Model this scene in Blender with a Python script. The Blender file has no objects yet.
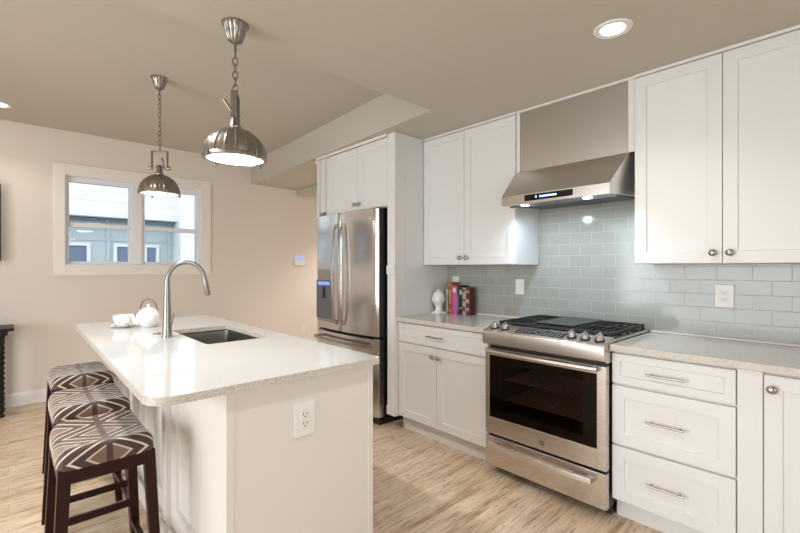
import bpy, bmesh, math, random
from math import sin, cos, pi, radians
from mathutils import Vector, Matrix
random.seed(7)
S = bpy.context.scene
COL = S.collection

# ------------------------------------------------------------------ camera
cd = bpy.data.cameras.new('camera'); cam = bpy.data.objects.new('camera', cd); COL.objects.link(cam)
cam.location = (0, 0, 1.3136); cam.rotation_euler = (radians(90), 0, radians(47.304))
cd.sensor_width = 36; cd.lens = 36 * 424.25 / 800; cd.shift_y = 0.47 / 800; cd.clip_start = 0.05
S.camera = cam
# ------------------------------------------------------------------ world, lights, exposure
w = bpy.data.worlds.new('sky'); S.world = w; w.use_nodes = True
bg = w.node_tree.nodes['Background']; bg.inputs[0].default_value = (0.86, 0.93, 1.0, 1); bg.inputs[1].default_value = 1.7
S.view_settings.view_transform = 'Standard'; S.view_settings.look = 'None'
S.view_settings.exposure = 0.38; S.view_settings.gamma = 1.0
S.view_settings.use_curve_mapping = False

def area(name, loc, rot, sx, sy, power, color):
    l = bpy.data.lights.new(name, 'AREA'); l.shape = 'RECTANGLE'; l.size = sx; l.size_y = sy
    l.energy = power; l.color = color
    o = bpy.data.objects.new(name, l); COL.objects.link(o); o.location = loc; o.rotation_euler = rot
    return o
# daylight through the patio doors behind the camera and the side window of the dining end
area('daylight_south', (-1.8, -3.28, 1.25), (radians(90), 0, 0), 3.0, 2.1, 90, (.94, 0.975, 1.0))
area('daylight_east', (2.36, -0.4, 1.45), (radians(90), 0, radians(90)), 2.8, 1.7, 20, (.94, 0.975, 1.0))

# ------------------------------------------------------------------ materials
def nt(name):
    m = bpy.data.materials.new(name); m.use_nodes = True
    n = m.node_tree; b = n.nodes['Principled BSDF']
    return m, n, b
def setp(b, **k):
    for a, v in k.items(): b.inputs[a.replace('_', ' ')].default_value = v
def flat(name, c, rough=.5, metal=0, bump=0, bscale=60, **k):
    m, n, b = nt(name)
    b.inputs['Base Color'].default_value = (*c, 1); b.inputs['Roughness'].default_value = rough; b.inputs['Metallic'].default_value = metal
    for a, v in k.items(): b.inputs[a.replace('_', ' ')].default_value = v
    tc = n.nodes.new('ShaderNodeTexCoord'); nz = n.nodes.new('ShaderNodeTexNoise'); nz.inputs['Scale'].default_value = bscale
    n.links.new(tc.outputs['Object'], nz.inputs['Vector'])
    if bump:
        bp = n.nodes.new('ShaderNodeBump'); bp.inputs['Strength'].default_value = bump; bp.inputs['Distance'].default_value = .002
        n.links.new(nz.outputs['Fac'], bp.inputs['Height']); n.links.new(bp.outputs[0], b.inputs['Normal'])
    return m
def emis(name, c, s):
    m, n, b = nt(name); b.inputs['Base Color'].default_value = (*c, 1)
    b.inputs['Emission Color'].default_value = (*c, 1); b.inputs['Emission Strength'].default_value = s
    return m
def ramp(n, src, stops):
    r = n.nodes.new('ShaderNodeValToRGB'); e = r.color_ramp.elements
    while len(e) < len(stops): e.new(.5)
    for i, (p, c) in enumerate(stops): e[i].position = p; e[i].color = (*c, 1)
    n.links.new(src, r.inputs[0]); return r.outputs[0]
def math_(n, op, a, b=None, c=None):
    m = n.nodes.new('ShaderNodeMath'); m.operation = op
    for i, v in enumerate((a, b, c)):
        if v is None: continue
        if isinstance(v, (int, float)): m.inputs[i].default_value = v
        else: n.links.new(v, m.inputs[i])
    return m.outputs[0]
def mapping(n, scale=(1, 1, 1), rot=(0, 0, 0), out='Object'):
    tc = n.nodes.new('ShaderNodeTexCoord'); mp = n.nodes.new('ShaderNodeMapping')
    mp.inputs['Scale'].default_value = scale; mp.inputs['Rotation'].default_value = rot
    n.links.new(tc.outputs[out], mp.inputs['Vector']); return mp.outputs[0]
def noise(n, vec, scale, detail=3, rough=.5):
    z = n.nodes.new('ShaderNodeTexNoise'); z.inputs['Scale'].default_value = scale; z.inputs['Detail'].default_value = detail
    z.inputs['Roughness'].default_value = rough; n.links.new(vec, z.inputs['Vector']); return z.outputs['Fac']
def mixc(n, fac, a, b, mode='MIX'):
    m = n.nodes.new('ShaderNodeMix'); m.data_type = 'RGBA'; m.blend_type = mode
    for sock, v in ((m.inputs[0], fac), (m.inputs[6], a), (m.inputs[7], b)):
        if isinstance(v, (int, float)): sock.default_value = v
        elif isinstance(v, tuple): sock.default_value = (*v, 1)
        else: n.links.new(v, sock)
    return m.outputs[2]

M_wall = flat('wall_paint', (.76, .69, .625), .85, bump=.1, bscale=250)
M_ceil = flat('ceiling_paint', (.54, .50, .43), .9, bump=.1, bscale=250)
M_trim = flat('trim_paint', (.86, .84, .81), .45)
M_casing = flat('casing_paint', (.86, .81, .75), .5)
M_vinyl = flat('window_vinyl', (.84, .85, .88), .4)
M_cab = flat('cabinet_paint', (.77, .76, .74), .38, bump=.03, bscale=90)
M_island = flat('island_paint', (.76, .72, .67), .4, bump=.03, bscale=90)
M_plate = flat('white_plastic', (.82, .80, .76), .35)
M_slot = flat('dark_slot', (.03, .03, .03), .5)
M_china = flat('white_china', (.86, .86, .84), .12)
M_plaster = flat('white_plaster', (.84, .83, .80), .55, bump=.1, bscale=80)
M_black = flat('black_plastic', (.012, .012, .013), .4)
M_iron = flat('cast_iron', (.018, .018, .019), .5, bump=.3, bscale=300)
M_blackgloss = flat('black_glass', (.006, .006, .007), .06)
M_wood = flat('mahogany_wood', (.022, .0035, .003), .38, Specular_IOR_Level=.22)
M_ebony = flat('black_lacquered_wood', (.007, .006, .006), .4, Specular_IOR_Level=.3)
M_bail = flat('brown_cane', (.16, .09, .06), .4)
M_dark_metal = flat('dark_filter_metal', (.18, .18, .18), .4, 1)

def steel(name, c=(.70, .675, .645), rough=.25, stretch=(1, 1, 60), amp=.1):
    m, n, b = nt(name); b.inputs['Metallic'].default_value = 1; b.inputs['Base Color'].default_value = (*c, 1)
    v = mapping(n, stretch); f = noise(n, v, 12, 4)
    r = math_(n, 'MULTIPLY_ADD', f, amp, rough - amp / 2); n.links.new(r, b.inputs['Roughness'])
    return m
M_steel = steel('brushed_steel')
M_steel_h = steel('range_steel', (.64, .59, .545), .27, (1, 60, 60), .04)
M_fridge = steel('fridge_steel', (.70, .68, .66), .17, (60, 60, 1), .08)
M_nickel = flat('brushed_nickel', (.42, .39, .36), .27, 1)
M_pend = flat('pendant_nickel', (.30, .272, .24), .3, 1)
M_faucet = flat('faucet_nickel', (.32, .30, .27), .3, 1)
M_chrome = flat('polished_chrome', (.8, .8, .8), .1, 1)
M_sink = flat('sink_steel', (.30, .285, .26), .33, 1)

def quartz(name, base, dark, lo, hi, rough, scale=260):
    m, n, b = nt(name); v = mapping(n)
    vo = n.nodes.new('ShaderNodeTexVoronoi'); vo.inputs['Scale'].default_value = scale; n.links.new(v, vo.inputs['Vector'])
    sep = n.nodes.new('ShaderNodeSeparateColor'); n.links.new(vo.outputs['Color'], sep.inputs[0])
    c = ramp(n, sep.outputs[0], [(0, dark), (lo, dark), (hi, base), (1, base)])
    n.links.new(c, b.inputs['Base Color']); b.inputs['Roughness'].default_value = rough
    return m
M_quartz = quartz('white_quartz', (.63, .645, .65), (.56, .56, .56), .06, .3, .06, 420)
M_quartz_edge = quartz('quartz_edge', (.66, .62, .56), (.45, .40, .34), .15, .6, .3, 330)
M_granite = quartz('speckled_counter', (.66, .62, .565), (.50, .455, .40), .1, .7, .12, 380)

def floor_mat():
    m, n, b = nt('oak_plank_floor')
    v = mapping(n, (1, 1, 1), (0, 0, radians(90)))
    br = n.nodes.new('ShaderNodeTexBrick'); n.links.new(v, br.inputs['Vector'])
    br.inputs['Scale'].default_value = 1; br.inputs['Brick Width'].default_value = 1.22; br.inputs['Row Height'].default_value = .152
    br.inputs['Mortar Size'].default_value = .0012; br.inputs['Color1'].default_value = (0, 0, 0, 1); br.inputs['Color2'].default_value = (1, 1, 1, 1)
    br.inputs['Mortar'].default_value = (.5, .5, .5, 1); br.offset = .37
    g1v = mapping(n, (9, 0.9, 1)); g2v = mapping(n, (45, 2.2, 1))
    off = n.nodes.new('ShaderNodeVectorMath'); off.operation = 'ADD'; n.links.new(g1v, off.inputs[0])
    sc = n.nodes.new('ShaderNodeVectorMath'); sc.operation = 'SCALE'; n.links.new(br.outputs['Color'], sc.inputs[0]); sc.inputs[3].default_value = 7.0
    n.links.new(sc.outputs[0], off.inputs[1])
    g1 = noise(n, off.outputs[0], 1.6, 6, .62); g2 = noise(n, g2v, 1.0, 5, .7)
    c1 = ramp(n, g1, [(.30, (.46, .30, .18)), (.42, (.76, .60, .44)), (.56, (.86, .73, .58)), (.75, (.93, .83, .70))])
    g3 = noise(n, mapping(n, (120, 9, 1)), 1.0, 4, .6)
    c2 = ramp(n, g2, [(.30, (.45, .33, .25)), (.47, (.93, .90, .86)), (1, (1, 1, 1))])
    c = mixc(n, 1.0, c1, c2, 'MULTIPLY')
    c = mixc(n, .9, c, ramp(n, g3, [(.33, (.34, .23, .16)), (.45, (.95, .93, .90)), (1, (1, 1, 1))]), 'MULTIPLY')
    tone = ramp(n, br.outputs['Color'], [(0, (.93, .92, .91)), (1, (1.0, 1.0, 1.0))])
    c = mixc(n, 1.0, c, tone, 'MULTIPLY')
    c = mixc(n, math_(n, 'MULTIPLY', br.outputs['Fac'], .5), c, (.30, .19, .12))
    n.links.new(c, b.inputs['Base Color']); b.inputs['Roughness'].default_value = .34
    bp = n.nodes.new('ShaderNodeBump'); bp.inputs['Strength'].default_value = .15; bp.inputs['Distance'].default_value = .002
    n.links.new(g2, bp.inputs['Height']); n.links.new(bp.outputs[0], b.inputs['Normal'])
    return m
M_floor = floor_mat()

def tile_mat():
    m, n, b = nt('glass_subway_tile')
    tc = n.nodes.new('ShaderNodeTexCoord'); sp = n.nodes.new('ShaderNodeSeparateXYZ'); n.links.new(tc.outputs['Object'], sp.inputs[0])
    cb = n.nodes.new('ShaderNodeCombineXYZ'); n.links.new(sp.outputs[0], cb.inputs[0]); n.links.new(sp.outputs[2], cb.inputs[1])
    br = n.nodes.new('ShaderNodeTexBrick'); n.links.new(cb.outputs[0], br.inputs['Vector'])
    br.inputs['Scale'].default_value = 1; br.inputs['Brick Width'].default_value = .1545; br.inputs['Row Height'].default_value = .0775
    br.inputs['Mortar Size'].default_value = .0017; br.inputs['Mortar Smooth'].default_value = .2
    br.inputs['Color1'].default_value = (.35, .355, .315, 1); br.inputs['Color2'].default_value = (.38, .385, .345, 1); br.inputs['Mortar'].default_value = (.46, .47, .43, 1)
    n.links.new(br.outputs['Color'], b.inputs['Base Color'])
    r = math_(n, 'MULTIPLY_ADD', br.outputs['Fac'], .5, .10); n.links.new(r, b.inputs['Roughness'])
    nz = noise(n, cb.outputs[0], 9, 2)
    h = math_(n, 'MULTIPLY_ADD', br.outputs['Fac'], -1.0, math_(n, 'MULTIPLY', nz, .15))
    bp = n.nodes.new('ShaderNodeBump'); bp.inputs['Strength'].default_value = .35; bp.inputs['Distance'].default_value = .002
    n.links.new(h, bp.inputs['Height']); n.links.new(bp.outputs[0], b.inputs['Normal'])
    return m
M_tile = tile_mat()

def fabric_mat():
    # lattice of nested diamonds with a bar down their middle, woven in cream, tan and brown
    m, n, b = nt('lattice_upholstery')
    tc = n.nodes.new('ShaderNodeTexCoord'); sp = n.nodes.new('ShaderNodeSeparateXYZ'); n.links.new(tc.outputs['Object'], sp.inputs[0])
    x = math_(n, 'ADD', sp.outputs[0], math_(n, 'MULTIPLY', sp.outputs[2], -1.0)); y = sp.outputs[1]
    px = math_(n, 'PINGPONG', math_(n, 'ADD', x, 9.89), .11)
    py = math_(n, 'PINGPONG', math_(n, 'ADD', y, 12.0), .15)
    py2 = math_(n, 'ABSOLUTE', py)
    d = math_(n, 'ADD', math_(n, 'DIVIDE', px, .11), math_(n, 'DIVIDE', py2, .15))
    d = math_(n, 'PINGPONG', d, 1.0)
    c = ramp(n, d, [(0, (.20, .12, .085)), (.40, (.20, .12, .085)), (.42, (.60, .49, .38)), (.48, (.60, .49, .38)), (.50, (.055, .026, .018)), (.75, (.055, .026, .018)), (.77, (.70, .60, .48)), (.835, (.70, .60, .48)), (.855, (.06, .03, .02)), (1, (.06, .03, .02))])
    for el in n.nodes:
        if el.type == 'VALTORGB': el.color_ramp.interpolation = 'LINEAR'
    bar = math_(n, 'LESS_THAN', py2, .010)
    c = mixc(n, bar, c, (.065, .032, .022))
    wv = noise(n, mapping(n, (1, 1, 1)), 500, 2)
    c = mixc(n, .35, c, ramp(n, wv, [(.3, (.6, .6, .6)), (.7, (1, 1, 1))]), 'MULTIPLY')
    n.links.new(c, b.inputs['Base Color']); b.inputs['Roughness'].default_value = .6
    b.inputs['Sheen Weight'].default_value = .5; b.inputs['Sheen Roughness'].default_value = .35; b.inputs['Sheen Tint'].default_value = (.9, .86, .84, 1)
    bp = n.nodes.new('ShaderNodeBump'); bp.inputs['Strength'].default_value = .3; bp.inputs['Distance'].default_value = .001
    n.links.new(wv, bp.inputs['Height']); n.links.new(bp.outputs[0], b.inputs['Normal'])
    return m
M_fabric = fabric_mat()

def glass_mat(name, tint=(1, 1, 1), ior=1.45, clear=.92, rough=0):
    m = bpy.data.materials.new(name); m.use_nodes = True; n = m.node_tree
    for x in list(n.nodes): n.nodes.remove(x)
    o = n.nodes.new('ShaderNodeOutputMaterial'); t = n.nodes.new('ShaderNodeBsdfTransparent'); g = n.nodes.new('ShaderNodeBsdfGlossy')
    t.inputs[0].default_value = (*tint, 1); g.inputs['Roughness'].default_value = rough
    fr = n.nodes.new('ShaderNodeFresnel'); fr.inputs['IOR'].default_value = ior
    mx = n.nodes.new('ShaderNodeMixShader'); n.links.new(fr.outputs[0], mx.inputs[0]); n.links.new(t.outputs[0], mx.inputs[1]); n.links.new(g.outputs[0], mx.inputs[2])
    n.links.new(mx.outputs[0], o.inputs[0]); return m
M_pane = glass_mat('window_glass', (.97, .985, 1))
M_ovenglass = glass_mat('oven_glass', (.58, .46, .40), 1.3)
M_diff = emis('pendant_diffuser', (1.0, .97, .93), 3.2)
M_bulb = emis('recessed_lamp_glow', (1.0, .93, .82), 14)
M_hoodlamp = emis('hood_lamp_glow', (.85, .93, 1.0), 12)
M_blue = emis('blue_digits', (.25, .45, 1.0), 3)
M_lcd = emis('thermostat_screen', (.22, .38, .85), .55)
M_disp = emis('dispenser_glow', (.25, .35, .9), .45)
M_oven_in = flat('oven_enamel', (.075, .032, .022), .9, Specular_IOR_Level=.1)
M_bsid = flat('white_siding', (.86, .87, .88), .7, bump=.1)
M_teal = flat('pale_teal_panel', (.53, .62, .64), .7)
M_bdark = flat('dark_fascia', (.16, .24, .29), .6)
M_bpane = flat('house_window_glass', (.17, .24, .34), .1)

# ------------------------------------------------------------------ mesh builder
class MB:
    def __init__(s): s.v = []; s.f = []; s.mi = []
    def add(s, vs, fs, mi=0):
        k = len(s.v); s.v += [tuple(v) for v in vs]; s.f += [tuple(i + k for i in f) for f in fs]; s.mi += [mi] * len(fs); return s
    def box(s, x0, x1, y0, y1, z0, z1, mi=0):
        return s.add([(x, y, z) for z in (z0, z1) for y in (y0, y1) for x in (x0, x1)],
                     [(0, 2, 3, 1), (4, 5, 7, 6), (0, 1, 5, 4), (2, 6, 7, 3), (0, 4, 6, 2), (1, 3, 7, 5)], mi)
    def rings(s, rings, cap=True, mi=0, closed=False):
        n = len(rings[0]); vs = [p for r in rings for p in r]; fs = []
        R = len(rings)
        for i in range(R if closed else R - 1):
            j = (i + 1) % R
            for k in range(n):
                l = (k + 1) % n
                fs.append((i * n + k, i * n + l, j * n + l, j * n + k))
        if cap and not closed: fs.append(tuple(range(n))[::-1]); fs.append(tuple((R - 1) * n + k for k in range(n)))
        return s.add(vs, fs, mi)
    def lathe(s, prof, c=(0, 0, 0), seg=32, cap=True, rib=0, ribn=0, mi=0):
        rs = []
        for r, z in prof:
            rs.append([(c[0] + r * (1 + (rib if ribn and (k * ribn // seg) * seg // ribn == k else 0)) * cos(2 * pi * k / seg), c[1] + r * (1 + (rib if ribn and (k * ribn // seg) * seg // ribn == k else 0)) * sin(2 * pi * k / seg), c[2] + z) for k in range(seg)])
        return s.rings(rs, cap, mi)
    def cyl(s, p0, p1, r0, r1=None, seg=16, mi=0):
        return s.tube([p0, p1], [r0, r0 if r1 is None else r1], seg, mi=mi)
    def tube(s, pts, r, seg=12, closed=False, mi=0, sec=None):
        P = [Vector(p) for p in pts]; n = len(P)
        R = r if isinstance(r, (list, tuple)) else [r] * n
        rs = []; up = None
        for i in range(n):
            if closed: t = P[(i + 1) % n] - P[i - 1]
            else: t = P[min(i + 1, n - 1)] - P[max(i - 1, 0)]
            t.normalize()
            if up is None:
                up = Vector((0, 0, 1)) if abs(t.z) < .9 else Vector((1, 0, 0))
            a = t.cross(up).normalized(); up = a.cross(t).normalized()
            rs.append([tuple(P[i] + R[i] * (cos(2 * pi * k / seg) * a + sin(2 * pi * k / seg) * up)) for k in range(seg)])
        return s.rings(rs, True, mi, closed)
    def bar(s, p0, p1, w, d=None, mi=0, ref=(0, 0, 1)):
        d = d or w; p0 = Vector(p0); p1 = Vector(p1); t = (p1 - p0).normalized(); rf = Vector(ref)
        if abs(t.dot(rf)) > .95: rf = Vector((1, 0, 0))
        a = t.cross(rf).normalized(); b = a.cross(t).normalized()
        rs = [[tuple(p + a * (w / 2) * i + b * (d / 2) * j) for i, j in ((-1, -1), (1, -1), (1, 1), (-1, 1))] for p in (p0, p1)]
        return s.rings(rs, True, mi)
    def prism_x(s, poly, x0, x1, mi=0): return s.rings([[(x, y, z) for y, z in poly] for x in (x0, x1)], True, mi)
    def prism_z(s, poly, z0, z1, mi=0): return s.rings([[(x, y, z) for x, y in poly] for z in (z0, z1)], True, mi)
    def sphere(s, c, rx, ry=None, rz=None, seg=20, rg=12, mi=0):
        ry = ry or rx; rz = rz or rx
        rs = [[(c[0] + rx * sin(a) * cos(2 * pi * k / seg), c[1] + ry * sin(a) * sin(2 * pi * k / seg), c[2] - rz * cos(a)) for k in range(seg)]
              for a in [pi * (i + .02) / (rg + .04) for i in range(rg + 1)]]
        return s.rings(rs, True, mi)
    def shaker(s, x0, x1, z0, z1, yf, t=.02, rail=.058, rec=.009):
        # framed door or drawer front facing -y, its middle panel set back
        O = [(x0, z0), (x1, z0), (x1, z1), (x0, z1)]
        I = [(x0 + rail, z0 + rail), (x1 - rail, z0 + rail), (x1 - rail, z1 - rail), (x0 + rail, z1 - rail)]
        e = .003
        R = [(x0 + rail + e, z0 + rail + e), (x1 - rail - e, z0 + rail + e), (x1 - rail - e, z1 - rail - e), (x0 + rail + e, z1 - rail - e)]
        E = [(x0 + .002, z0 + .002), (x1 - .002, z0 + .002), (x1 - .002, z1 - .002), (x0 + .002, z1 - .002)]
        vs = [(x, yf + .002, z) for x, z in O] + [(x, yf, z) for x, z in E] + [(x, yf, z) for x, z in I] + [(x, yf + rec, z) for x, z in R] + [(x, yf + t, z) for x, z in O]
        fs = []
        for k in range(4):
            l = (k + 1) % 4
            fs += [(k, l, 4 + l, 4 + k), (4 + k, 4 + l, 8 + l, 8 + k), (8 + k, 8 + l, 12 + l, 12 + k), (l, k, 16 + k, 16 + l)]
        fs += [(12, 13, 14, 15), (19, 18, 17, 16)]
        return s.add(vs, fs)
    def build(s, name, mats, parent=None, bevel=0, smooth=True, subsurf=0, seg=2, world=True):
        me = bpy.data.meshes.new(name)
        off = parent['_o'] if (parent is not None and '_o' in parent) else (0, 0, 0)
        me.from_pydata([(v[0] - off[0], v[1] - off[1], v[2] - off[2]) for v in s.v], [], s.f)
        mats = mats if isinstance(mats, (list, tuple)) else [mats]
        for m in mats: me.materials.append(m)
        for p, i in zip(me.polygons, s.mi): p.material_index = i
        bm = bmesh.new(); bm.from_mesh(me);
        bmesh.ops.recalc_face_normals(bm, faces=bm.faces)
        if smooth:
            for f in bm.faces: f.smooth = True
            for e in bm.edges:
                if len(e.link_faces) != 2 or e.calc_face_angle(0) > radians(38): e.smooth = False
        bm.to_mesh(me); bm.free()
        o = bpy.data.objects.new(name, me); COL.objects.link(o)
        if parent is not None:
            o.parent = parent; o['_o'] = off
        if bevel:
            b = o.modifiers.new('bevel', 'BEVEL'); b.width = bevel; b.segments = seg; b.limit_method = 'ANGLE'; b.angle_limit = radians(35)
            b.harden_normals = smooth
        if subsurf:
            q = o.modifiers.new('sub', 'SUBSURF'); q.levels = q.render_levels = subsurf
        return o

def tag(o, label, cat, group=None, kind=None):
    if label: o['label'] = label
    if cat: o['category'] = cat
    if group: o['group'] = group
    if kind: o['kind'] = kind
    return o
def thing(name, label, cat, loc, group=None):
    o = bpy.data.objects.new(name, None); COL.objects.link(o); o.location = loc; o['_o'] = tuple(loc); o.empty_display_size = .05
    return tag(o, label, cat, group)
def struct(name, mb, mat, parent=None, bevel=0, **k):
    o = mb.build(name, mat, parent, bevel, **k)
    if parent is None: o['kind'] = 'structure'
    return o
def copy_tree(o, parent=None):
    c = o.copy(); COL.objects.link(c)
    if parent is not None: c.parent = parent
    for ch in list(o.children): copy_tree(ch, c)
    return c

# ------------------------------------------------------------------ room shell
W = -5.397; YW = 2.924; YB = 2.304; YC = 2.276; YU = 2.594
ZL = 2.398; ZH = 2.68
struct('floor', MB().box(-5.6, 2.6, -3.5, 4.4, -.1, 0), M_floor)
# window wall with its opening
wy0, wy1, wz0, wz1 = .415, 1.708, 1.333, 2.244
g = MB(); T = .18
g.box(W - T, W, -3.5, wy0, 0, ZH); g.box(W - T, W, wy1, 4.4, 0, ZH); g.box(W - T, W, wy0, wy1, 0, wz0); g.box(W - T, W, wy0, wy1, wz1, ZH)
struct('wall_west', g, M_wall)
struct('wall_north', MB().box(-3.72, 2.4, YW, YW + .12, 0, ZH), M_wall)
struct('wall_hall', MB().box(W, -3.72, 4.25, 4.4, 0, ZH), M_wall)
struct('wall_hall_side', MB().box(-3.72, -3.6, YW + .12, 4.25, 0, ZH), M_wall)
# wall behind the camera with the patio opening, side wall with a window opening
g = MB(); g.box(-5.4, -3.4, -3.5, -3.35, 0, ZH); g.box(-.2, 2.6, -3.5, -3.35, 0, ZH); g.box(-3.4, -.2, -3.5, -3.35, 2.3, ZH)
struct('wall_south', g, M_wall)
g = MB(); g.box(2.4, 2.6, -3.35, -1.9, 0, ZH); g.box(2.4, 2.6, 1.1, 3.05, 0, ZH); g.box(2.4, 2.6, -1.9, 1.1, 0, .55); g.box(2.4, 2.6, -1.9, 1.1, 2.35, ZH)
struct('wall_east', g, M_wall)
# ceilings: high one over the dining end, low one over the kitchen, and the bulkhead before the fridge
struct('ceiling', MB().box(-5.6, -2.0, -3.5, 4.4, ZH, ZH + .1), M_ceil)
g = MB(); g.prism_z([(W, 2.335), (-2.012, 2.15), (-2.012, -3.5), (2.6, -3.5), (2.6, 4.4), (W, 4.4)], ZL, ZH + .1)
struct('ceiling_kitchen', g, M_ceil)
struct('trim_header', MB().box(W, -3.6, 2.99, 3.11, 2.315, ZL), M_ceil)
# baseboards
g = MB(); g.box(W, W + .014, -3.35, 4.25, 0, .105); g.box(W, W + .02, -3.35, 4.25, 0, .02); g.box(W, W + .009, -3.35, 4.25, .105, .125)
struct('baseboard_west', g, M_trim, bevel=.003)

# window: casing, frame, mullion, sashes, panes
win = bpy.data.objects.new('window_1', None); COL.objects.link(win); win['kind'] = 'structure'; win['_o'] = (W, 1.06, 1.333); win.location = (W, 1.06, 1.333)
g = MB(); cx0, cx1 = W, W + .018
g.box(cx0, cx1, .326, wy0, 1.229, 2.35); g.box(cx0, cx1, wy1, 1.817, 1.229, 2.35); g.box(cx0, cx1, wy0, wy1, wz1, 2.35); g.box(cx0, cx1, wy0, wy1, 1.229, wz0)
g.build('casing', M_casing, win, .002)
F0, F1 = W - .13, W - .05
g = MB(); a = .03
g.box(F0 - .04, W, wy0, wy0 + .008, wz0, wz1); g.box(F0 - .04, W, wy1 - .008, wy1, wz0, wz1); g.box(F0 - .04, W, wy0 + .008, wy1 - .008, wz1 - .008, wz1); g.box(F0 - .04, W, wy0 + .008, wy1 - .008, wz0, wz0 + .008)
g.build('jamb_liner', M_vinyl, win)
for (y0, y1) in ((wy0 + .008, 1.005), (1.095, wy1 - .008)):
    g = MB(); zt = wz1 - .008; zb = wz0 + .008; zm = 1.745
    g.box(F0, F1, y0, y0 + a, zb, zt); g.box(F0, F1, y1 - a, y1, zb, zt); g.box(F0, F1, y0 + a, y1 - a, zt - .05, zt); g.box(F0, F1, y0 + a, y1 - a, zb, zb + .03)
    g.box(F0 + .01, F1 + .012, y0 + a, y1 - a, zm - .022, zm + .022)
    sa = g.build('sash', M_vinyl, win, .003)
    MB().box(F0 + .03, F0 + .036, y0 + a, y1 - a, zb + .03, zt - .05).build('pane', M_pane, sa)
g = MB(); g.box(F0, F1 + .02, 1.005, 1.095, wz0 + .008, wz1 - .008); g.build('mullion', M_vinyl, win, .003)
MB().box(F1 - .01, F1 + .015, .6, .72, 1.763, 1.773).build('sash_latch', M_vinyl, win)

# windows behind the camera
for nm, horiz in (('window_2', True), ('window_3', False)):
    p = bpy.data.objects.new(nm, None); COL.objects.link(p); p['kind'] = 'structure'
    g = MB(); q = MB()
    if horiz:
        p.location = (-3, -3.42, 0); p['_o'] = (-3, -3.42, 0)
        for x in (-3.4, -2.36, -1.32, -.26): g.box(x, x + .06, -3.46, -3.40, .06, 2.24)
        g.box(-3.4, -.2, -3.46, -3.40, 0, .06); g.box(-3.4, -.2, -3.46, -3.40, 2.24, 2.3); q.box(-3.34, -.26, -3.432, -3.428, .06, 2.24)
    else:
        p.location = (2.5, -.4, .55); p['_o'] = (2.5, -.4, .55)
        for y in (-1.9, -.43, 1.04): g.box(2.47, 2.53, y, y + .06, .61, 2.29)
        g.box(2.47, 2.53, -1.9, 1.1, .55, .61); g.box(2.47, 2.53, -1.9, 1.1, 2.29, 2.35); q.box(2.498, 2.502, -1.84, 1.04, .61, 2.29)
    g.build('window_frame', M_vinyl, p); q.build('pane', M_pane, p)
MB().box(-60, 60, -60, 60, -.75, -.7).build('ground_outside', flat('outside_ground', (.45, .45, .43), .9))['kind'] = 'structure'

# ------------------------------------------------------------------ building across the yard
XE = -9.5
b = thing('neighbouring_building', 'white and pale teal panelled building seen through the window behind the sink', 'building', (XE - 1.5, 1.6, -.7))
MB().box(XE - 3, XE, -4.0, 6.5, -.7, 2.2).build('lower_wall', M_teal, b)
g = MB()
for k in range(18): g.prism_z([(XE - 3, -4.0), (XE + .30, -4.0), (XE + .30, 6.5), (XE - 3, 6.5)], 2.33 + k * .16, 2.33 + k * .16 + .156)
g.box(XE - 3, XE + .29, -3.99, 6.49, 2.33, 5.2)
g.build('upper_wall', M_bsid, b)
MB().box(XE - .1, XE + .34, -4.0, 6.5, 2.215, 2.345).build('fascia_board', M_bsid, b)
MB().box(XE - .05, XE + .12, -4.0, 2.47, 2.15, 2.2).build('dark_soffit_board', M_bdark, b)  # dark-coloured board below the white fascia
MB().box(XE - .2, XE + .5, 2.47, 6.5, -.7, 5.3).build('white_bay', M_bsid, b)
g = MB()
for y in (-.5, .48, 1.36, 2.38): g.box(XE, XE + .03, y - .02, y + .02, -.7, 2.2)
g.box(XE, XE + .022, -4, 2.47, 1.80, 1.84)
g.build('panel_battens', M_teal, b)
for y0, y1 in ((.60, 1.09), (1.44, 1.90), (1.92, 2.24), (-.4, .1)):
    if y0 == 1.92: y0, y1 = 1.93, 2.20
    g = MB(); t = .055; z0, z1 = 1.30, 1.75
    g.box(XE, XE + .06, y0, y0 + t, z0, z1); g.box(XE, XE + .06, y1 - t, y1, z0, z1); g.box(XE, XE + .06, y0 + t, y1 - t, z1 - t, z1); g.box(XE, XE + .06, y0 + t, y1 - t, z0, z0 + t)
    wf = g.build('window', M_bsid, b)
    MB().box(XE, XE + .03, y0 + t, y1 - t, z0 + t, z1 - t).build('window_pane', M_bpane, wf)

# ------------------------------------------------------------------ hardware helpers
def knob(x, z, yf, parent):
    g = MB(); g.cyl((x, yf, z), (x, yf - .014, z), .006, .0055, 14); g.sphere((x, yf - .021, z), .019, .011, .0175, 20, 10)
    return g.build('knob', M_nickel, parent)
def pull(x0, x1, z, yf, parent):
    g = MB(); g.cyl((x0, yf - .026, z), (x1, yf - .026, z), .0055, seg=12)
    for x in (x0 + .022, x1 - .022): g.cyl((x, yf, z), (x, yf - .026, z), .0045, seg=10)
    return g.build('handle', M_nickel, parent)

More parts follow.
